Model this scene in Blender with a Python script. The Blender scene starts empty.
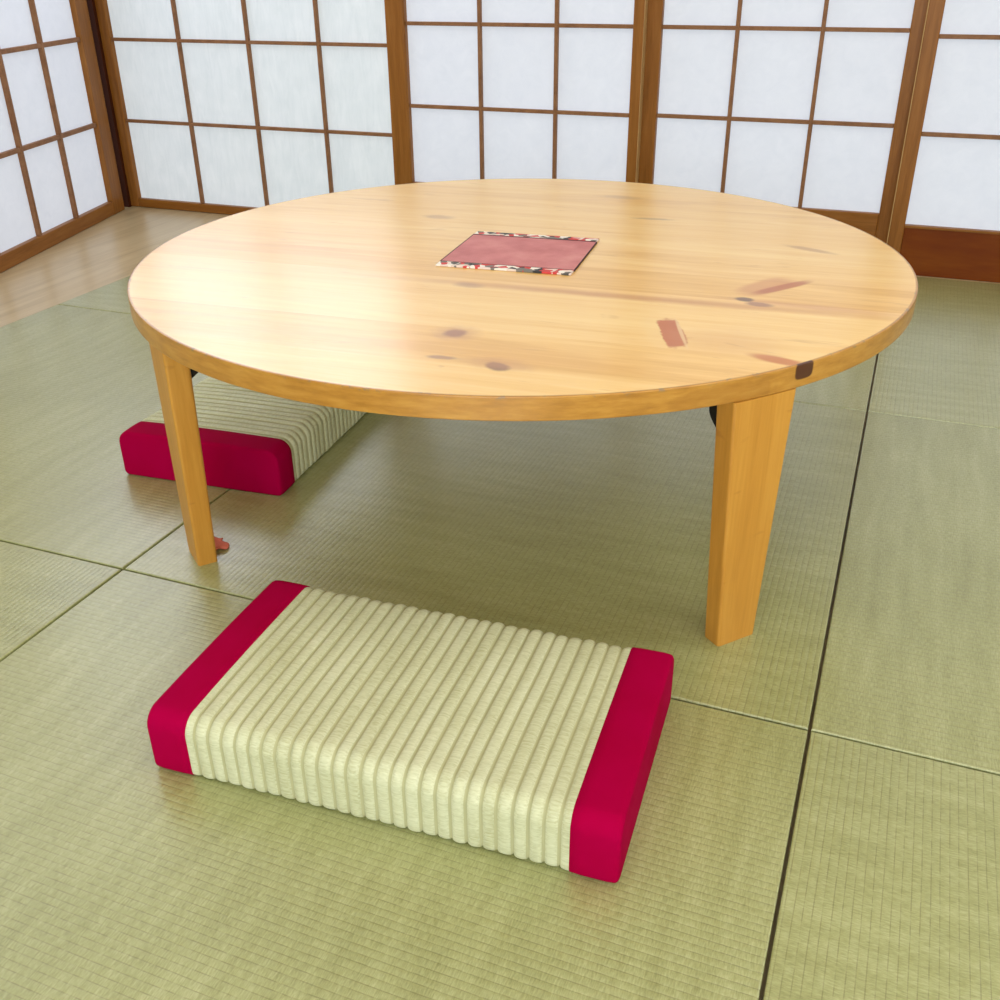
import bpy, bmesh, math, random
from mathutils import Vector, Matrix
random.seed(7)
C = bpy.context.scene.collection
PI = math.pi

# ------------------------------------------------------------------ helpers
def obj(name, bm, mat, parent=None, smooth=False):
    me = bpy.data.meshes.new(name)
    bmesh.ops.recalc_face_normals(bm, faces=bm.faces[:])
    bm.to_mesh(me); bm.free()
    if smooth:
        for p in me.polygons: p.use_smooth = True
    for m in (mat if isinstance(mat, (list, tuple)) else [mat]): me.materials.append(m)
    o = bpy.data.objects.new(name, me); C.objects.link(o)
    if parent: o.parent = parent
    return o

def tag(o, label, cat, group=None):
    o['label'] = label; o['category'] = cat
    if group: o['group'] = group
    return o

def thing(name, label, cat, loc=(0, 0, 0), rotz=0, group=None):
    o = bpy.data.objects.new(name, None); C.objects.link(o)
    o.empty_display_size = .05
    o.location = loc; o.rotation_euler = (0, 0, rotz)
    return tag(o, label, cat, group)

def struct(o):
    o['kind'] = 'structure'; return o

def frame_empty(name, loc=(0, 0, 0), rotz=0):
    o = bpy.data.objects.new(name, None); C.objects.link(o)
    o.empty_display_size = .05
    o.location = loc; o.rotation_euler = (0, 0, rotz)
    return struct(o)

def add_box(bm, x0, x1, y0, y1, z0, z1, bev=0.0, seg=2):
    vs = [bm.verts.new((x, y, z)) for x in (x0, x1) for y in (y0, y1) for z in (z0, z1)]
    F = [(0, 1, 3, 2), (4, 6, 7, 5), (0, 4, 5, 1), (2, 3, 7, 6), (0, 2, 6, 4), (1, 5, 7, 3)]
    fs = [bm.faces.new([vs[i] for i in f]) for f in F]
    if bev > 0:
        es = list({e for f in fs for e in f.edges})
        bmesh.ops.bevel(bm, geom=es, offset=bev, segments=seg, profile=.5, affect='EDGES')
    return bm

def box(x0, x1, y0, y1, z0, z1, bev=0.0, seg=2):
    return add_box(bmesh.new(), x0, x1, y0, y1, z0, z1, bev, seg)

# ------------------------------------------------------------------ materials
def srgb(r, g, b):
    f = lambda c: c / 12.92 if c <= .04045 else ((c + .055) / 1.055) ** 2.4
    return (f(r / 255), f(g / 255), f(b / 255), 1)

class M:
    def __init__(s, name):
        s.m = bpy.data.materials.new(name); s.m.use_nodes = True
        s.t = s.m.node_tree; s.n = s.t.nodes; s.b = s.n['Principled BSDF']
    def new(s, typ, **kw):
        n = s.n.new(typ)
        for k, v in kw.items(): setattr(n, k, v)
        return n
    def link(s, a, b): s.t.links.new(a, b)
    def val(s, sock, v):
        if hasattr(v, 'is_linked') or isinstance(v, bpy.types.NodeSocket): s.link(v, sock)
        else: sock.default_value = v
    def math(s, op, a, b=0.0, c=None, clamp=False):
        n = s.new('ShaderNodeMath', operation=op); n.use_clamp = clamp
        s.val(n.inputs[0], a); s.val(n.inputs[1], b)
        if c is not None: s.val(n.inputs[2], c)
        return n.outputs[0]
    def mix(s, fac, a, b, blend='MIX'):
        n = s.new('ShaderNodeMix', data_type='RGBA', blend_type=blend)
        s.val(n.inputs[0], fac); s.val(n.inputs[6], a); s.val(n.inputs[7], b)
        return n.outputs[2]
    def ramp(s, fac, stops):
        n = s.new('ShaderNodeValToRGB'); s.val(n.inputs[0], fac)
        while len(n.color_ramp.elements) < len(stops): n.color_ramp.elements.new(.5)
        for e, (p, c) in zip(n.color_ramp.elements, stops):
            e.position = p; e.color = c if len(c) == 4 else (*c, 1)
        return n.outputs[0]
    def coords(s, kind='Object'): return s.new('ShaderNodeTexCoord').outputs[kind]
    def mapping(s, v, loc=(0, 0, 0), rot=(0, 0, 0), scale=(1, 1, 1)):
        n = s.new('ShaderNodeMapping'); s.link(v, n.inputs[0])
        n.inputs[1].default_value = loc; n.inputs[2].default_value = rot; n.inputs[3].default_value = scale
        return n.outputs[0]
    def noise(s, v, scale, detail=3, rough=.55, dist=0):
        n = s.new('ShaderNodeTexNoise'); s.link(v, n.inputs['Vector'])
        n.inputs['Scale'].default_value = scale; n.inputs['Detail'].default_value = detail
        n.inputs['Roughness'].default_value = rough; n.inputs['Distortion'].default_value = dist
        return n.outputs[0]
    def sep(s, v):
        n = s.new('ShaderNodeSeparateXYZ'); s.link(v, n.inputs[0]); return n.outputs
    def bump(s, h, strength=.5, dist=.001):
        n = s.new('ShaderNodeBump'); s.link(h, n.inputs['Height'])
        n.inputs['Strength'].default_value = strength; n.inputs['Distance'].default_value = dist
        s.link(n.outputs[0], s.b.inputs['Normal'])
    def set(s, **kw):
        for k, v in kw.items(): s.val(s.b.inputs[k.replace('_', ' ')], v)
        return s.m
    def smooth(s, v, a, b):
        n = s.new('ShaderNodeMapRange', interpolation_type='SMOOTHSTEP'); s.val(n.inputs[0], v)
        n.inputs[1].default_value = a; n.inputs[2].default_value = b
        return n.outputs[0]
    def blob(s, xy, cx, cy, rx, ry, ang=0, edge=.25, wob=None, p=2):
        """soft elliptical mask in the xy sockets"""
        ca, sa = math.cos(ang), math.sin(ang)
        dx = s.math('SUBTRACT', xy[0], cx); dy = s.math('SUBTRACT', xy[1], cy)
        u = s.math('ADD', s.math('MULTIPLY', dx, ca / rx), s.math('MULTIPLY', dy, sa / rx))
        v = s.math('ADD', s.math('MULTIPLY', dx, -sa / ry), s.math('MULTIPLY', dy, ca / ry))
        r = s.math('POWER', s.math('ADD', s.math('POWER', s.math('ABSOLUTE', u), p), s.math('POWER', s.math('ABSOLUTE', v), p)), 1.0 / p)
        if wob is not None: r = s.math('ADD', r, s.math('MULTIPLY', s.math('SUBTRACT', wob, .5), .7))
        return s.smooth(r, 1 + edge, 1 - edge)

def tatami_mat(name, along_x):
    """woven rush: ridges run along local x or y, pitch about 8 mm"""
    k = M(name)
    co = k.coords()
    if not along_x: co = k.mapping(co, rot=(0, 0, PI / 2))
    x, y, z = k.sep(co)
    wob = k.noise(k.mapping(co, scale=(3, 60, 1)), 1.0, 2)
    ph = k.math('ADD', k.math('MULTIPLY', y, 2 * PI / .0076), k.math('MULTIPLY', wob, 2.2))
    rid = k.math('ABSOLUTE', k.math('SINE', k.math('MULTIPLY', ph, .5)))        # one ridge per pitch
    rid = k.math('POWER', rid, .6)
    strand = k.noise(k.mapping(co, scale=(700, 110, 1)), 1.0, 3, .7)             # rush stalks cross the ridges
    streak = k.noise(k.mapping(co, scale=(55, 6, 1)), 1.0, 3, .6)
    patch = k.noise(k.mapping(co, scale=(3, 3, 1)), 1.0, 3, .5)
    brk = k.noise(k.mapping(co, scale=(70, 130, 1)), 1.0, 3, .7)
    t = k.math('ADD', k.math('MULTIPLY', strand, .55), k.math('ADD', k.math('MULTIPLY', streak, .27), k.math('MULTIPLY', patch, .22)))
    col = k.ramp(t, [(.38, srgb(135, 137, 81)), (.52, srgb(158, 160, 105)), (.66, srgb(180, 182, 131))])
    gv = k.math('MULTIPLY', k.smooth(rid, .55, .12), k.math('MULTIPLY', k.smooth(brk, .30, .62), .62))
    col = k.mix(gv, col, srgb(112, 107, 58))
    k.set(Base_Color=col, Roughness=.32, Specular_IOR_Level=.8, Coat_Weight=.65, Coat_Roughness=.26, Coat_IOR=1.5)
    h = k.math('ADD', k.math('MULTIPLY', rid, .6), k.math('MULTIPLY', strand, .5))
    k.bump(h, .42, .0011)
    return k.m

def wood(name, c0, c1, c2, rough=.35, scale=(3, 40, 40), bump=.08, spec=.25, rot=(0, 0, 0)):
    k = M(name)
    co = k.mapping(k.coords(), rot=rot)
    g = k.noise(k.mapping(co, scale=scale), 1.0, 5, .6, .4)
    f = k.noise(k.mapping(co, scale=tuple(6 * s for s in scale)), 1.0, 3, .6)
    t = k.math('ADD', k.math('MULTIPLY', g, .7), k.math('MULTIPLY', f, .3))
    col = k.ramp(t, [(.3, c0), (.5, c1), (.7, c2)])
    k.set(Base_Color=col, Roughness=rough, Specular_IOR_Level=spec)
    k.bump(f, bump, .001)
    return k.m

HONEY = (srgb(174, 118, 40), srgb(190, 133, 50), srgb(202, 147, 62))
def leg_wood():
    k = M('honey_leg_wood')
    co = k.coords()
    g = k.noise(k.mapping(co, scale=(45, 45, 3)), 1.0, 4, .6, .5)
    f = k.noise(k.mapping(co, scale=(300, 300, 14)), 1.0, 3, .6)
    mark = k.noise(k.mapping(co, scale=(18, 18, 60)), 1.0, 2, .5)
    t = k.math('ADD', k.math('MULTIPLY', g, .7), k.math('MULTIPLY', f, .3))
    col = k.ramp(t, [(.3, HONEY[0]), (.5, HONEY[1]), (.7, HONEY[2])])
    col = k.mix(k.math('MULTIPLY', k.smooth(mark, .66, .74), .35), col, srgb(150, 92, 36))
    k.set(Base_Color=col, Roughness=.38, Specular_IOR_Level=.45)
    k.bump(f, .06, .001)
    return k.m

def top_wood(R):
    k = M('lacquered_pine')
    co0 = k.coords()
    x0, y0, z0 = k.sep(co0)
    co = k.mapping(co0, rot=(0, 0, math.radians(-4)))
    x, y, z = k.sep(co)
    # glued boards about 95 mm wide, each with a tone and grain of its own
    bi = k.math('FLOOR', k.math('DIVIDE', k.math('ADD', y, .53), .096))
    wn = k.new('ShaderNodeTexWhiteNoise', noise_dimensions='1D'); k.link(bi, wn.inputs['W'])
    off = k.new('ShaderNodeCombineXYZ'); k.link(k.math('MULTIPLY', wn.outputs[0], 7.0), off.inputs[0]); k.link(k.math('MULTIPLY', bi, 3.7), off.inputs[2])
    va = k.new('ShaderNodeVectorMath', operation='ADD'); k.link(co, va.inputs[0]); k.link(off.outputs[0], va.inputs[1])
    v = va.outputs[0]
    g = k.noise(k.mapping(v, scale=(2.2, 26, 1)), 1.0, 5, .6, 1.2)
    f = k.noise(k.mapping(v, scale=(9, 190, 1)), 1.0, 3, .6)
    fl = k.noise(k.mapping(v, scale=(5, 22, 1)), 1.0, 3, .65, 2.0)
    t = k.math('ADD', k.math('ADD', k.math('MULTIPLY', g, .6), k.math('MULTIPLY', f, .2)), k.math('MULTIPLY', wn.outputs[0], .18))
    col = k.ramp(t, [(.33, srgb(226, 175, 94)), (.48, srgb(241, 197, 120)), (.66, srgb(249, 213, 144))])
    col = k.mix(k.math('MULTIPLY', k.smooth(fl, .62, .74), .35), col, srgb(188, 132, 76))
    # board joint line: darker streak at one boundary only
    xy = (x0, y0)
    wob = k.noise(k.mapping(co0, scale=(60, 60, 1)), 1.0, 2)
    wob2 = k.noise(k.mapping(co0, scale=(22, 60, 1)), 1.0, 3)
    def dab(cx, cy, rx, ry, ang, c, a, edge=.3, w=wob, p=2):
        nonlocal col
        col = k.mix(k.math('MULTIPLY', k.blob(xy, cx, cy, rx, ry, ang, edge, w, p), a), col, c)
    A = math.radians
    dab(.20, -.155, .27, .010, A(4), srgb(192, 122, 62), .65, .8, wob2)      # long reddish streak
    dab(.42, -.12, .10, .009, A(0), srgb(200, 130, 84), .5, .8, wob2)
    # big orange knot with pale outline
    dab(.274, -.268, .022, .050, A(22), srgb(240, 206, 140), .3, .2, None, 5)
    dab(.282, -.267, .0125, .047, A(22), srgb(186, 88, 8), .92, .12, wob, 6)
    dab(.2915, -.264, .0022, .046, A(20), srgb(238, 204, 150), .8, .4, None)
    dab(.345, -.275, .05, .035, A(0), srgb(212, 156, 96), .35, .8, wob2)
    # upper knot : sloping wedge
    dab(.354, -.053, .020, .045, A(-28), srgb(206, 138, 76), .7, .3, None, 3)
    dab(.374, -.050, .0085, .046, A(-36), srgb(180, 92, 18), .85, .3, None, 3)
    dab(.337, -.117, .011, .008, A(0), srgb(92, 56, 36), .85, .4)
    dab(.357, -.131, .015, .009, A(0), srgb(146, 88, 70), .75, .4)
    # small purplish knots
    dab(.054, -.352, .012, .013, 0, srgb(128, 72, 60), .85, .4)
    dab(.054, -.352, .024, .022, 0, srgb(190, 138, 100), .45, .5)
    dab(.137, -.432, .014, .010, A(-20), srgb(108, 64, 48), .85, .3)
    dab(.135, -.425, .034, .014, A(0), srgb(196, 140, 92), .5, .6)
    dab(.072, -.428, .016, .005, A(8), srgb(150, 104, 84), .7, .5)
    dab(-.005, -.175, .018, .010, A(0), srgb(168, 122, 96), .55, .6)
    dab(.385, .15, .035, .008, A(-20), srgb(178, 122, 74), .6, .5)
    dab(-.20, .16, .022, .012, A(0), srgb(172, 124, 90), .5, .6)
    dab(.13, .26, .03, .006, A(6), srgb(150, 110, 76), .5, .5)
    dab(.04, .40, .035, .012, A(0), srgb(180, 134, 92), .45, .6)
    dab(.405, -.315, .030, .010, A(-14), srgb(192, 100, 24), .8, .35, None)
    # dark knot that breaks out at the rim
    ang = k.math('ARCTAN2', y0, x0)
    rr = k.math('SQRT', k.math('ADD', k.math('MULTIPLY', x0, x0), k.math('MULTIPLY', y0, y0)))
    edge_m = k.smooth(rr, R - .004, R - .0015)
    # rim : darker honey with fine grain
    eg = k.noise(k.mapping(co0, scale=(26, 26, 140)), 1.0, 4, .6)
    egc = k.ramp(eg, [(.3, srgb(162, 110, 36)), (.5, srgb(180, 126, 46)), (.7, srgb(193, 142, 60))])
    col = k.mix(edge_m, col, egc)
    rim_xy = (ang, z0)
    k1 = k.blob(rim_xy, A(-35.9), -.0078, A(1.4), .0095, 0, .1, None, 4)
    k1 = k.math('MULTIPLY', k1, k.smooth(rr, R - .003, R - .0015))
    col = k.mix(k.math('MULTIPLY', k1, .95), col, srgb(62, 8, 3))
    k2 = k.math('MULTIPLY', k.blob(rim_xy, A(-47), -.018, A(7), .014, 0, .12, wob), edge_m)
    col = k.mix(k.math('MULTIPLY', k2, .35), col, srgb(150, 96, 30))
    # worn arris
    chip = k.noise(k.mapping(co0, scale=(70, 70, 70)), 1.0, 3, .7)
    wear = k.math('MULTIPLY', k.math('MULTIPLY', k.smooth(chip, .56, .66), k.smooth(z0, -.0045, -.001)), k.smooth(rr, R - .005, R - .002))
    col = k.mix(k.math('MULTIPLY', wear, .7), col, srgb(132, 112, 84))
    k.set(Base_Color=col, Roughness=k.math('ADD', .24, k.math('MULTIPLY', g, .2)), Specular_IOR_Level=.45, Coat_Weight=.5, Coat_Roughness=.25, Coat_IOR=1.5)
    k.bump(k.math('ADD', k.math('MULTIPLY', f, .3), k.math('ADD', g, k.math('MULTIPLY', fl, .8))), .09, .002)
    return k.m

def rush_cover_mat():
    k = M('rush_cushion_cover')
    co = k.coords()
    st = k.noise(k.mapping(co, scale=(60, 700, 700)), 1.0, 3, .65)
    big = k.noise(k.mapping(co, scale=(30, 9, 9)), 1.0, 3, .55)
    t = k.math('ADD', k.math('MULTIPLY', st, .6), k.math('MULTIPLY', big, .4))
    col = k.ramp(t, [(.34, srgb(176, 175, 134)), (.5, srgb(198, 199, 162)), (.68, srgb(214, 215, 184))])
    k.set(Base_Color=col, Roughness=.55, Specular_IOR_Level=.35)
    k.bump(st, .12, .0005)
    return k.m

def crimson_cloth():
    k = M('crimson_cloth')
    co = k.coords()
    n = k.noise(k.mapping(co, scale=(9, 9, 9)), 1.0, 3)
    w = k.noise(k.mapping(co, scale=(900, 900, 900)), 1.0, 2)
    col = k.ramp(n, [(.3, srgb(152, 0, 46)), (.7, srgb(164, 0, 60))])
    k.set(Base_Color=col, Roughness=.8, Specular_IOR_Level=.02)
    k.bump(w, .15, .0005)
    return k.m

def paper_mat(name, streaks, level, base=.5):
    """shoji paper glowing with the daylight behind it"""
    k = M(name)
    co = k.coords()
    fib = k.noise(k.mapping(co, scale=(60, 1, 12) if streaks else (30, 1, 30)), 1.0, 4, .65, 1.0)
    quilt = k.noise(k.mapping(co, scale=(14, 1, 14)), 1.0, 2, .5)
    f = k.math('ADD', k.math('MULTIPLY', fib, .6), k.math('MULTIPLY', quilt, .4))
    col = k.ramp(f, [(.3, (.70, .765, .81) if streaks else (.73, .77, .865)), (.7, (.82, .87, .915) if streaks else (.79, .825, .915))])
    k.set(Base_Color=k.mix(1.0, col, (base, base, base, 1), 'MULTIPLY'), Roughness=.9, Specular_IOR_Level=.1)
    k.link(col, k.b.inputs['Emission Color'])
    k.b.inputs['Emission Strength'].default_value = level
    return k.m

def plain(name, c, rough=.6, metal=0.0, spec=.5):
    k = M(name)
    n = k.noise(k.mapping(k.coords(), scale=(20, 20, 20)), 1.0, 3)
    col = k.mix(n, tuple(v * .93 for v in c[:3]) + (1,), tuple(min(1, v * 1.07) for v in c[:3]) + (1,))
    return k.set(Base_Color=col, Roughness=rough, Metallic=metal, Specular_IOR_Level=spec)

def placemat_mat():
    k = M('mauve_weave')
    co = k.coords(); x, y, z = k.sep(co)
    wx = k.math('SINE', k.math('MULTIPLY', x, 2 * PI / .0042))
    wy = k.math('SINE', k.math('MULTIPLY', y, 2 * PI / .0042))
    w = k.math('MULTIPLY', wx, wy)
    n = k.noise(k.mapping(co, scale=(18, 18, 1)), 1.0, 3)
    col = k.ramp(k.math('ADD', k.math('MULTIPLY', w, .16), n), [(.3, srgb(184, 104, 106)), (.55, srgb(204, 126, 126)), (.8, srgb(216, 150, 146))])
    k.set(Base_Color=col, Roughness=.6)
    k.bump(w, .3, .0006)
    return k.m

def floral_mat():
    k = M('floral_print')
    co = k.coords()
    vo = k.new('ShaderNodeTexVoronoi'); k.link(k.mapping(co, scale=(88, 110, 1)), vo.inputs['Vector']); vo.inputs['Scale'].default_value = 1
    r = k.sep(vo.outputs['Color'])
    big = k.noise(k.mapping(co, scale=(17, 4, 1)), 1.0, 1, .4)
    s = k.math('ADD', k.math('MULTIPLY', r[0], .42), k.math('MULTIPLY', big, .75))
    cr = k.new('ShaderNodeValToRGB'); k.link(s, cr.inputs[0]); cr.color_ramp.interpolation = 'CONSTANT'
    st = [(0, srgb(46, 44, 46)), (.40, srgb(120, 116, 110)), (.47, srgb(240, 232, 222)), (.57, srgb(206, 62, 60)), (.70, srgb(228, 208, 198)), (.80, srgb(84, 82, 78))]
    while len(cr.color_ramp.elements) < len(st): cr.color_ramp.elements.new(.5)
    for e, (p, c) in zip(cr.color_ramp.elements, st): e.position = p; e.color = c
    k.set(Base_Color=cr.outputs[0], Roughness=.7)
    return k.m

def floor_boards():
    k = M('pale_floor_boards')
    co = k.coords(); x, y, z = k.sep(co)
    bi = k.math('FLOOR', k.math('DIVIDE', x, .18))
    fr = k.math('FRACT', k.math('DIVIDE', x, .18))
    wn = k.new('ShaderNodeTexWhiteNoise', noise_dimensions='1D'); k.link(bi, wn.inputs['W'])
    g = k.noise(k.mapping(co, scale=(40, 3, 1)), 1.0, 4, .6, .6)
    t = k.math('ADD', g, k.math('MULTIPLY', wn.outputs[0], .14))
    col = k.ramp(t, [(.35, srgb(176, 154, 116)), (.55, srgb(192, 170, 132)), (.75, srgb(202, 182, 146))])
    gap = k.smooth(k.math('ABSOLUTE', k.math('SUBTRACT', fr, .5)), .49, .498)
    col = k.mix(k.math('MULTIPLY', gap, .25), col, srgb(120, 98, 66))
    k.set(Base_Color=col, Roughness=.3, Specular_IOR_Level=.5)
    return k.m

R_TOP = .534
m_tx = tatami_mat('tatami_rush_ridges_x', True)
m_ty = tatami_mat('tatami_rush_ridges_y', False)
m_top = top_wood(R_TOP)
m_leg = leg_wood()
m_cover = rush_cover_mat()
m_groove = plain('olive_groove_shade', srgb(184, 181, 139), .8, spec=.2)  # darker olive on the groove faces stands in for shade between ribs
m_red = crimson_cloth()
W0 = (srgb(120, 72, 20), srgb(140, 88, 32), srgb(156, 104, 46))
m_frame_v = wood('cedar_upright', *W0, rough=.4, scale=(60, 60, 4))
m_frame_h = wood('cedar_rail', *W0, rough=.4, scale=(4, 60, 60))
m_lat = wood('cedar_lattice', srgb(118, 78, 50), srgb(138, 96, 64), srgb(150, 108, 74), rough=.5, scale=(30, 30, 30))
m_kick = wood('red_brown_kick_board', srgb(104, 42, 6), srgb(118, 56, 8), srgb(132, 70, 14), rough=.42, scale=(2.5, 20, 16), spec=.15)
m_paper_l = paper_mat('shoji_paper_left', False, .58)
m_added_pane = paper_mat('added_pane_bright', False, 3.0)  # glow of the window added above the slanted screen
m_added_pane_back = paper_mat('added_pane_back', False, 3.4)  # stronger glow for the window added at the back left
m_added_pane_dim = paper_mat('added_pane_dim', False, 1.6)  # weaker glow for the added near window, balancing the left side
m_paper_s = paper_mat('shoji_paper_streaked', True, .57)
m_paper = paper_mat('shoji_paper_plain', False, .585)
m_wall = plain('plaster', srgb(226, 220, 204), .9)
m_ceil = plain('ceiling_board', srgb(226, 214, 190), .8)
m_boards = floor_boards()
m_black = plain('black_metal', srgb(22, 20, 22), .4, .6)
m_felt = plain('coral_felt', srgb(226, 120, 96), .9)
m_dark = plain('dark_post_wood', srgb(66, 26, 6), .6, spec=.2)
m_mauve = placemat_mat(); m_floral = floral_mat(); m_edge = plain('dark_piping', srgb(60, 26, 30), .7)

# ------------------------------------------------------------------ floor, walls, ceiling
YB = 1.79                                 # room side of the back screens
CEIL = 2.35
X0, X1, Y0, Y1 = -2.0, 1.86, -2.7, 2.05
MX0, MX1, MY0, MY1 = -.92, 1.76, -.88, 1.785     # recess that takes the mats
bm = bmesh.new()
add_box(bm, X0, MX0, Y0, Y1, -.08, -.001)
add_box(bm, MX1, X1, Y0, Y1, -.08, -.001)
add_box(bm, MX0, MX1, Y0, MY0, -.08, -.001)
add_box(bm, MX0, MX1, MY1, Y1, -.08, -.0005)
add_box(bm, MX0, MX1, MY0, MY1, -.08, -.030)
struct(obj('floor', bm, m_boards))
struct(obj('ceiling', box(X0, X1, Y0, Y1, CEIL, CEIL + .05), m_ceil))
struct(obj('wall_right', box(MX1 + .02, X1, Y0, YB + .04, -.001, CEIL), m_wall))
struct(obj('wall_front', box(-1.25, MX1 + .02, Y0, Y0 + .08, -.001, CEIL), m_wall))
HD = 1.78                                 # top of the screens
# back wall above the screens and the lintel that carries their tracks
struct(obj('wall_back', box(-1.9, X1, YB + .0, YB + .08, HD + .10, CEIL), m_wall))
struct(obj('trim_1', box(-1.9, X1, YB - .02, YB + .08, HD, HD + .10, .003), m_frame_h))

# ------------------------------------------------------------------ shoji screens
def screen(name, loc, rotz, x0, x1, sl, sr, rail_h, muntins, rows, paper, kick=False, depth=.030, mw=.0092, rail_mat=None, HD=1.78):
    """local x runs along the screen, local -y faces the room, front face at y = 0"""
    t = frame_empty(name, loc, rotz)
    obj('stile', box(x0, x0 + sl, 0, depth, .0, HD, .0025), m_frame_v, t)
    obj('stile', box(x1 - sr, x1, 0, depth, .0, HD, .0025), m_frame_v, t)
    obj('top_rail', box(x0 + sl, x1 - sr, .001, depth - .001, HD - .05, HD, .002), m_frame_h, t)
    if kick:
        obj('kick_board', box(x0 + sl, x1 - sr, .004, depth - .006, 0, rail_h - .006, .001), m_kick, t)
        obj('rail', box(x0 + sl, x1 - sr, .001, depth - .001, rail_h - .006, rail_h, .001), m_frame_h, t)
    else:
        obj('bottom_rail', box(x0 + sl, x1 - sr, .001, depth - .001, 0, rail_h, .002), rail_mat or m_frame_h, t)
    bm = bmesh.new()
    a, b = x0 + sl, x1 - sr
    for x in muntins: add_box(bm, x - mw / 2, x + mw / 2, .004, .017, rail_h, HD - .05, .001, 1)
    for z in rows: add_box(bm, a, b, .005, .0165, z - mw / 2, z + mw / 2, .001, 1)
    obj('lattice', bm, m_lat, t)
    obj('paper', box(a - .004, b + .004, .0172, .0190, rail_h - .002, HD - .048), paper, t)
    return t

def rows(z, step, top=1.78):
    out = []
    while z < top - .12: out.append(z); z += step
    return out

# back wall, left to right
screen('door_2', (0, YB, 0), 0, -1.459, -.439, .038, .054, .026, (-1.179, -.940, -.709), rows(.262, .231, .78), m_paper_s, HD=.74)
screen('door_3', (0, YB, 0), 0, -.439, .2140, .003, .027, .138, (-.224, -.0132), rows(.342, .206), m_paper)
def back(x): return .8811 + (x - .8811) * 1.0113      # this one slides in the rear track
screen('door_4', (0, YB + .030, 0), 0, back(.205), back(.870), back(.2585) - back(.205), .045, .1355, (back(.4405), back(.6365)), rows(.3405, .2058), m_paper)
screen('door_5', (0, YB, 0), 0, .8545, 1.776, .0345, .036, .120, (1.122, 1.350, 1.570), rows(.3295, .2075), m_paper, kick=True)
m_pale = plain('pale_edge_highlight', srgb(184, 146, 96), .6, spec=.2)  # pale strips put the highlight of two lit stile edges into colour
for nm, xa, xb, ya, yb in (('door_3', .2130, .2146, .0010, .0280), ('door_5', .8540, .8562, -.0022, .0)):
    o = obj('edge_highlight', box(xa, xb, ya, yb, .002, HD - .002), m_pale, bpy.data.objects[nm]); o['label'] = 'painted highlight on the stile edge'
# sill and bright window, both added above the low back screen for table sheen
struct(obj('added_trim_5', box(-1.46, -.44, YB - .02, YB + .05, .74, .79, .003), m_frame_h))
w3 = frame_empty('added_window_3', (0, YB, 0))
b_ = bmesh.new()
for x_ in (-1.44, -.95, -.465): add_box(b_, x_ - .022, x_ + .022, .0, .03, .79, HD, .002)
obj('added_window_frame', b_, m_frame_v, w3)
obj('added_pane', box(-1.44, -.465, .012, .018, .79, HD), m_added_pane_back, w3)
# left wall: one screen set at a slant
cx, cy = -1.443, 1.7564
th = math.atan2(-.965, .263)                # direction along the screen, away from the corner
# local x points from far end back to the corner so that local -y faces the room
LS = math.atan2(.965, -.263)
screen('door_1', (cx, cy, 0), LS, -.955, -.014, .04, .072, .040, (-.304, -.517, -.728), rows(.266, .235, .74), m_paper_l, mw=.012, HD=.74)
struct(obj('trim_2', box(-1.515, -1.452, YB - .012, YB + .06, -.001, HD), m_dark))
# wall on the left beyond the screen, above it and behind it
ex, ey = cx + .263 * .96, cy - .965 * .96
struct(obj('wall_left', box(ex - .08, ex, Y0, ey, -.001, CEIL), m_wall))
o = struct(obj('trim_3', box(-1.0, .06, -.02, .06, .74, .79, .003), m_frame_h)); o.location = (cx, cy, 0); o.rotation_euler = (0, 0, LS)
o = struct(obj('trim_4', box(-1.0, .06, .0, .06, 2.2, CEIL), m_wall)); o.location = (cx, cy, 0); o.rotation_euler = (0, 0, LS)
w1 = frame_empty('added_window_1', (cx, cy, 0), LS)  # unseen bright window, added for the white sheen on table and floor
b_ = bmesh.new()
for x_ in (-.99, -.50, -.0): add_box(b_, x_ - .02, x_ + .02, .0, .03, .79, 2.2, .002)
obj('added_window_frame', b_, m_frame_v, w1)
obj('added_pane', box(-.99, .0, .012, .018, .79, 2.2), m_added_pane, w1)
# unseen window, added in the near left wall for soft side light
w2 = frame_empty('added_window_2', (ex, 0, 0))
b_ = bmesh.new()
for y_ in (-1.4, -.7, .0, .7): add_box(b_, .0, .03, y_ - .02, y_ + .02, 1.0, 2.1, .002)
add_box(b_, .0, .03, -1.42, .72, .96, 1.0); add_box(b_, .0, .03, -1.42, .72, 2.1, 2.14)
obj('added_window_frame', b_, m_frame_v, w2)
obj('added_pane', box(.008, .014, -1.4, .7, 1.0, 2.1), m_added_pane_dim, w2)

# ------------------------------------------------------------------ tatami
def mat_bm(w, d):
    bm = box(-w / 2, w / 2, -d / 2, d / 2, -.030, 0)
    es = [e for e in bm.edges if all(v.co.z > -.01 for v in e.verts)]
    bmesh.ops.bevel(bm, geom=es, offset=.0016, segments=2, profile=.5, affect='EDGES')
    return bm
xs = [-.92, .0, .88, 1.76]; ys = [-.88, .0, .88, 1.785]
mat_labels = {
    (0, 0): 'green tatami mat at the left edge, left of the mat under the front cushion',
    (1, 0): 'green rush tatami mat under the front cushion with crimson ends',
    (2, 0): 'green rush tatami mat filling the lower right corner of the photo',
    (0, 1): 'green rush tatami mat left of the table, between wooden floor and rear cushion',
    (1, 1): 'green rush tatami mat directly below the round table, both front legs standing on it',
    (2, 1): 'plain green rush tatami mat right of the long dark seam beside the right table leg',
    (0, 2): 'sliver of green tatami mat behind the table top at left, next to the wooden floor',
    (1, 2): 'green tatami mat behind the table, its corner showing right of the right leg',
    (2, 2): 'green tatami mat in front of the red-brown kick board of the right screen'}
g = .0016
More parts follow.
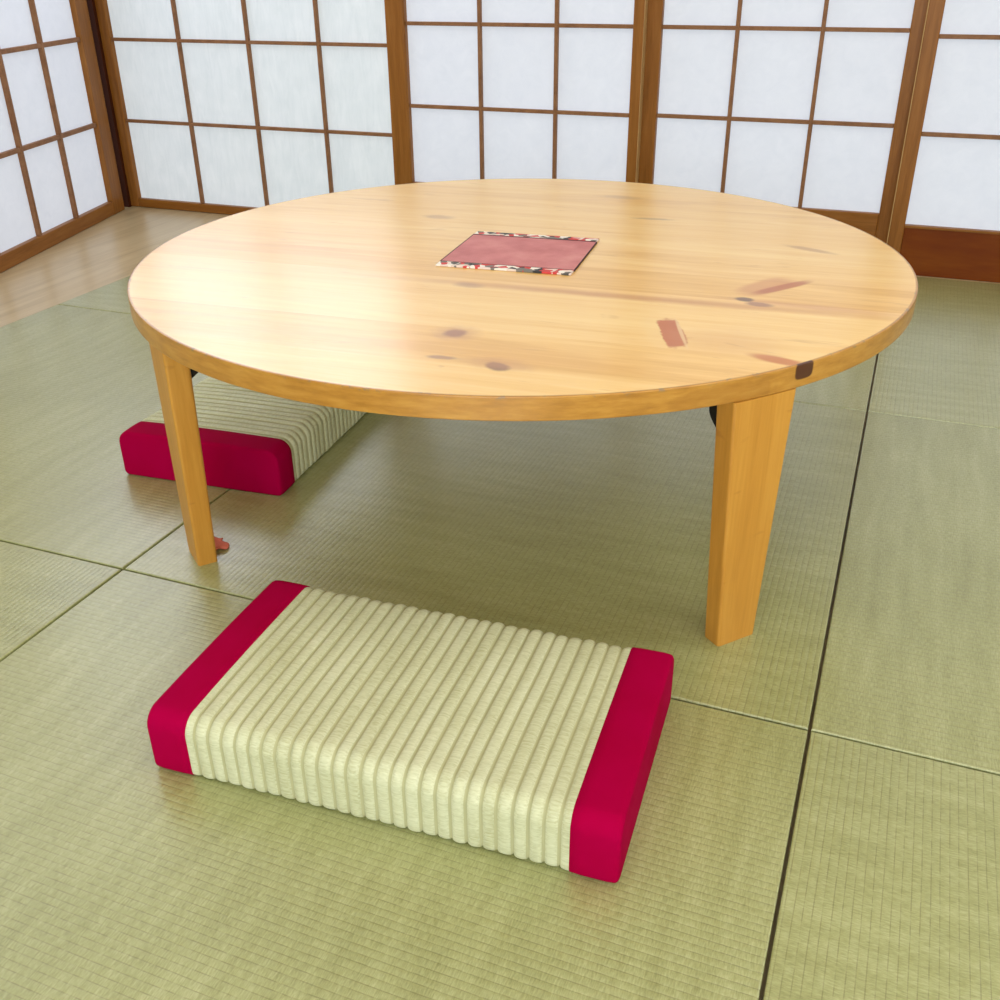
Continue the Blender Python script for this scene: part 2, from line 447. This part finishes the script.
for i in range(3):
    for j in range(3):
        a, b, c, d = xs[i] + g, xs[i + 1] - g, ys[j] + g, ys[j + 1] - g
        o = obj('tatami_mat', mat_bm(b - a, d - c), m_tx if (i + j) % 2 else m_ty)
        o.location = ((a + b) / 2, (c + d) / 2, 0)
        o.rotation_euler = (0, 0, random.uniform(-.0006, .0006))
        tag(o, mat_labels[(i, j)], 'tatami mat', 'tatami mats on the floor')

# ------------------------------------------------------------------ round table
TX, TY, TZ, RIM = .380, .480, .3344, .0262
table = thing('low_round_table', 'low round honey-coloured wooden table with a knotty top standing on the tatami', 'table', (TX, TY, 0))
bm = bmesh.new()
prof = [(0, 0), (R_TOP - .03, 0), (R_TOP - .0014, 0), (R_TOP - .0004, -.0004), (R_TOP, -.0014),
        (R_TOP, -RIM + .0014), (R_TOP - .0004, -RIM + .0004), (R_TOP - .0014, -RIM), (R_TOP - .03, -RIM), (0, -RIM)]
N = 192
rings = []
for r, z in prof:
    if r == 0: rings.append([bm.verts.new((0, 0, z))])
    else: rings.append([bm.verts.new((r * math.cos(2 * PI * i / N), r * math.sin(2 * PI * i / N), z)) for i in range(N)])
for A_, B_ in zip(rings, rings[1:]):
    for i in range(N):
        j = (i + 1) % N
        if len(A_) == 1: bm.faces.new((A_[0], B_[i], B_[j]))
        elif len(B_) == 1: bm.faces.new((A_[i], B_[0], A_[j]))
        else: bm.faces.new((A_[i], B_[i], B_[j], A_[j]))
top = obj('tabletop', bm, m_top, table, smooth=True); top.location = (0, 0, TZ)
mod = top.modifiers.new('wn', 'WEIGHTED_NORMAL')

def make_leg(pos_deg, nrm_deg, r_out, felt=False):
    """local +x points outward, tapering plank leg hinged under the top"""
    H = TZ - RIM
    bm = bmesh.new()
    T, wt, wb = .026, .083, .054
    lo = [bm.verts.new(p) for p in ((-T, -wb / 2, 0), (0, -wb / 2, 0), (0, wb / 2, 0), (-T, wb / 2, 0))]
    hi = [bm.verts.new(p) for p in ((-T - .004, -wt / 2, H), (0, -wt / 2, H), (0, wt / 2, H), (-T - .004, wt / 2, H))]
    bm.faces.new(lo[::-1]); bm.faces.new(hi)
    for i in range(4):
        j = (i + 1) % 4; bm.faces.new((lo[i], lo[j], hi[j], hi[i]))
    es = [e for e in bm.edges if abs(e.verts[0].co.z - e.verts[1].co.z) > .1]
    bmesh.ops.bevel(bm, geom=es, offset=.0035, segments=3, profile=.5, affect='EDGES')
    p = math.radians(pos_deg)
    leg = obj('leg', bm, m_leg, table)
    leg.location = (r_out * math.cos(p), r_out * math.sin(p), 0)
    leg.rotation_euler = (0, 0, math.radians(nrm_deg))
    # folding bracket on the inner face
    b = bmesh.new()
    for sy in (-1, 1):
        n = 14; y0 = sy * .030 - .0015; y1 = y0 + .003
        pts = [(-T - .003, H - .002), (-T - .030, H - .002)]
        pts += [(-T - .003 - .016 * math.sin(a * PI / n) - .010 * (1 - a / n), H - .008 - .040 * (a / n)) for a in range(1, n + 1)]
        f0 = [b.verts.new((x, y0, z)) for x, z in pts]; f1 = [b.verts.new((x, y1, z)) for x, z in pts]
        b.faces.new(f0[::-1]); b.faces.new(f1)
        for i in range(len(pts)):
            j = (i + 1) % len(pts); b.faces.new((f0[i], f0[j], f1[j], f1[i]))
    add_box(b, -T - .060, -T - .006, -.034, .034, H - .0035, H - .0005)
    add_box(b, -T - .056, -T - .050, -.034, .034, H - .014, H - .0035)
    obj('folding_bracket', b, m_black, leg)['label'] = 'black metal folding bracket'
    if felt:
        b = bmesh.new()
        nx, ny = 9, 9
        gr = [[None] * ny for _ in range(nx)]
        lay = []
        for top_ in (1, 0):
            gg = []
            for i in range(nx):
                row = []
                for j in range(ny):
                    u, v = i / (nx - 1), j / (ny - 1)
                    x = -T + .002 - .024 * u + .003 * math.sin(7 * v); y = -.027 + .030 * v + .002 * math.sin(9 * u)
                    z = .0012 + (.0018 if top_ else 0) + .009 * (1 - u) * (.6 + .4 * math.sin(5 * v + 4 * u)) * (1 if top_ else .55)
                    row.append(b.verts.new((x, y, z)))
                gg.append(row)
            lay.append(gg)
        for gg in lay:
            for i in range(nx - 1):
                for j in range(ny - 1): b.faces.new((gg[i][j], gg[i + 1][j], gg[i + 1][j + 1], gg[i][j + 1]))
        A_, B_ = lay
        rim = [(i, 0) for i in range(nx)] + [(nx - 1, j) for j in range(1, ny)] + [(i, ny - 1) for i in range(nx - 2, -1, -1)] + [(0, j) for j in range(ny - 2, 0, -1)]
        for (i, j), (k_, l) in zip(rim, rim[1:] + rim[:1]): b.faces.new((A_[i][j], A_[k_][l], B_[k_][l], B_[i][j]))
        obj('felt_scrap', b, m_felt, leg, smooth=True)['label'] = 'coral scrap of felt at the foot'
    return leg
make_leg(-41.2, -40, .5345)
make_leg(-126.2, -129, .5245, felt=True)
make_leg(138.8, 140, .5300)
make_leg(53.1, 49, .5260)

# ------------------------------------------------------------------ placemat on the table
PMW, PMD = .189, .193
pm = thing('placemat', 'small square mauve woven placemat with floral strips lying on the middle of the round table', 'placemat', (TX + .003, TY - .0035, TZ), math.radians(5.4))
TR = .019
obj('woven_panel', box(-PMW / 2, PMW / 2, -PMD / 2 + TR, PMD / 2 - TR, .0002, .0022, .0006), m_mauve, pm)
b = bmesh.new()
for s in (-1, 1):
    add_box(b, s * (PMW / 2) - .0006, s * (PMW / 2) + .0006, -PMD / 2 + TR, PMD / 2 - TR, .0002, .0024)
    y = s * (PMD / 2 - TR)
    add_box(b, -PMW / 2, PMW / 2, y - .0009, y + .0009, .0002, .0028)
obj('piping', b, m_edge, pm)['label'] = 'dark piping'
for s in (-1, 1):
    y = s * (PMD / 2 - TR / 2)
    o = obj('floral_strip', box(-PMW / 2, PMW / 2, -TR / 2, TR / 2, .0002, .0027, .0006), m_floral, pm); o.location = (0, y, 0)
    o['label'] = 'red, white and charcoal floral strip'

# ------------------------------------------------------------------ rush floor cushions
LX, LY, LH, BW = .470, .258, .069, .045
def cushion_profile(grow=0.0, n=10):
    """closed loop (y, z), rounded on top, tighter underneath"""
    hy = LY / 2 + grow; top_z = LH + grow; rt, rb = .019, .007
    P = []
    def arc(cy, cz, r, a0, a1, m):
        for i in range(m + 1):
            a = math.radians(a0 + (a1 - a0) * i / m); P.append((cy + r * math.cos(a), cz + r * math.sin(a)))
    arc(hy - rt, top_z - rt, rt, 0, 90, n)
    for i in range(1, 14):
        u = 1 - 2 * i / 14; P.append(((hy - rt) * u, top_z + .0015 * (1 - u * u)))
    arc(-hy + rt, top_z - rt, rt, 90, 180, n)
    for i in range(1, 4): P.append((-hy, top_z - rt - (top_z - rt - rb) * i / 4))
    arc(-hy + rb, rb, rb, 180, 270, 4)
    for i in range(1, 6): P.append((-hy + rb + 2 * (hy - rb) * i / 6, 0))
    arc(hy - rb, rb, rb, 270, 360, 4)
    for i in range(1, 4): P.append((hy, rb + (top_z - rt - rb) * i / 4))
    return P
def loft(bm, rings, cap=True):
    rs = [[bm.verts.new(p) for p in r] for r in rings]
    for A_, B_ in zip(rs, rs[1:]):
        n = len(A_)
        for i in range(n):
            j = (i + 1) % n; bm.faces.new((A_[i], A_[j], B_[j], B_[i]))
    if cap:
        bm.faces.new(rs[0][::-1]); bm.faces.new(rs[-1])
def rush_cover_bm():
    ribs, sub = 27, 9
    x0, x1 = -LX / 2 + BW - .006, LX / 2 - BW + .006
    base = cushion_profile(0)
    rnd = random.Random(3)
    # edges of the ribs, slightly uneven
    edges = [x0 + (x1 - x0) * (i + (rnd.uniform(-.05, .05) if 0 < i < ribs else 0)) / ribs for i in range(ribs + 1)]
    rings = []
    for i in range(ribs):
        for s in range(sub):
            t = s / sub; x = edges[i] + (edges[i + 1] - edges[i]) * t
            bul = (4 * t * (1 - t)) ** .5
            off = -.0034 + .0039 * bul
            wav = .0005 * math.sin(i * 1.7)
            rings.append((x, off + wav * bul))
    rings.append((x1, -.0034))
    out = []
    for x, off in rings:
        r = []
        for (y, z) in base:
            sy = (LY / 2 + off) / (LY / 2); zz = z * (LH + off) / LH
            r.append((x + .0004 * math.sin(y * 31), y * sy, max(zz, .0004)))
        out.append(r)
    bm = bmesh.new(); loft(bm, out)
    bm.faces.ensure_lookup_table(); n = len(base)
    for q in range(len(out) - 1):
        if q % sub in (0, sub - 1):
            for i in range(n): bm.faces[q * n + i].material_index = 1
    return bm
def band_bm():
    """cloth sleeve over one end, local x from the rush (0) to the end face (BW)"""
    base = cushion_profile(.0012)
    rings = []
    def ring(x, ins, wob=0):
        hy = LY / 2 + .0012; h = LH + .0027
        return [(x, y * (hy - ins) / hy, max(.0004, h / 2 + (z - h / 2) * (h / 2 - ins) / (h / 2))) for (y, z) in base]
    rings.append(ring(.0, .004)); rings.append(ring(.0003, .0012)); rings.append(ring(.0012, .0))
    for x in (.012, .024, .034): rings.append(ring(x, -.0004))
    rad = .0045
    for i in range(6):
        a = PI / 2 * i / 5; rings.append(ring(BW - rad + rad * math.sin(a), rad * (1 - math.cos(a))))
    rings.append(ring(BW + .0008, rad + .02))
    bm = bmesh.new(); loft(bm, rings); return bm
def make_cushion(label):
    t = thing('floor_cushion', label, 'cushion', group='rush floor cushions')
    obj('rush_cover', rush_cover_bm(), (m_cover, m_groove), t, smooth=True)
    for s in (0, 1):
        o = obj('cloth_band', band_bm(), m_red, t, smooth=True)
        o.location = ((LX / 2 - BW) * (1 if s == 0 else -1), 0, 0); o.rotation_euler = (0, 0, 0 if s == 0 else PI)
        o['label'] = 'plain crimson cloth band'
    return t
c1 = make_cushion('ribbed pale green rush floor cushion with crimson ends, lying in front of the table')
c1.location = (.5078, -.1474, .0002); c1.rotation_euler = (0, 0, .0513)
c2 = c1.copy(); C.objects.link(c2)
for ch in c1.children:
    d = ch.copy(); C.objects.link(d); d.parent = c2
c2['label'] = 'ribbed rush floor cushion with crimson end, half hidden under the left side of the table'
c2.scale = (1, 1.045, 1.06)
c2.location = (-.064, .468, .0002); c2.rotation_euler = (0, 0, .0784 + PI / 2)

# ------------------------------------------------------------------ camera
cam = bpy.data.cameras.new('camera'); co = bpy.data.objects.new('camera', cam); C.objects.link(co)
cam.sensor_width = 36; cam.lens = 36 * 1.0061; cam.clip_start = .02
yaw, pitch, roll = .3797, .4978, -.0104
f = Vector((-math.sin(yaw) * math.cos(pitch), math.cos(yaw) * math.cos(pitch), -math.sin(pitch)))
r = Vector((math.cos(yaw), math.sin(yaw), 0)); u = r.cross(f)
r2 = math.cos(roll) * r + math.sin(roll) * u; u2 = -math.sin(roll) * r + math.cos(roll) * u
mw = Matrix((r2, u2, -f)).transposed().to_4x4(); mw.translation = Vector((.8811, -.8613, .7095))
co.matrix_world = mw
bpy.context.scene.camera = co

# ------------------------------------------------------------------ light
def area(name, loc, target, sx, sy, power, col):
    L = bpy.data.lights.new(name, 'AREA'); L.shape = 'RECTANGLE'; L.size = sx; L.size_y = sy
    L.energy = power; L.color = col
    o = bpy.data.objects.new(name, L); C.objects.link(o); o.location = loc
    o.rotation_euler = (Vector(target) - Vector(loc)).to_track_quat('-Z', 'Y').to_euler()
    return o
area('ceiling_lamp_light', (1.0, .2, 2.28), (1.0, .2, 0), 1.1, 1.1, 7.5, (1, .93, .80))
area('garden_window_light', (.85, Y0 + .12, .75), (.7, 0, .25), 1.7, 1.3, 76, (.84, .93, 1))
area('side_fill_light', (MX1 - .02, .1, .7), (.4, .4, .0), 1.6, 1.0, 10, (.90, .95, 1))  # unseen fill from the right, added to lift the floor under the table
w = bpy.data.worlds.new('world'); bpy.context.scene.world = w; w.use_nodes = True
w.node_tree.nodes['Background'].inputs[0].default_value = (.85, .92, 1, 1)
w.node_tree.nodes['Background'].inputs[1].default_value = .6
vs = bpy.context.scene.view_settings
bpy.context.scene.display_settings.display_device = 'sRGB'
vs.view_transform = 'Standard'; vs.look = 'None'; vs.gamma = 1; vs.use_curve_mapping = False
vs.exposure = -0.05
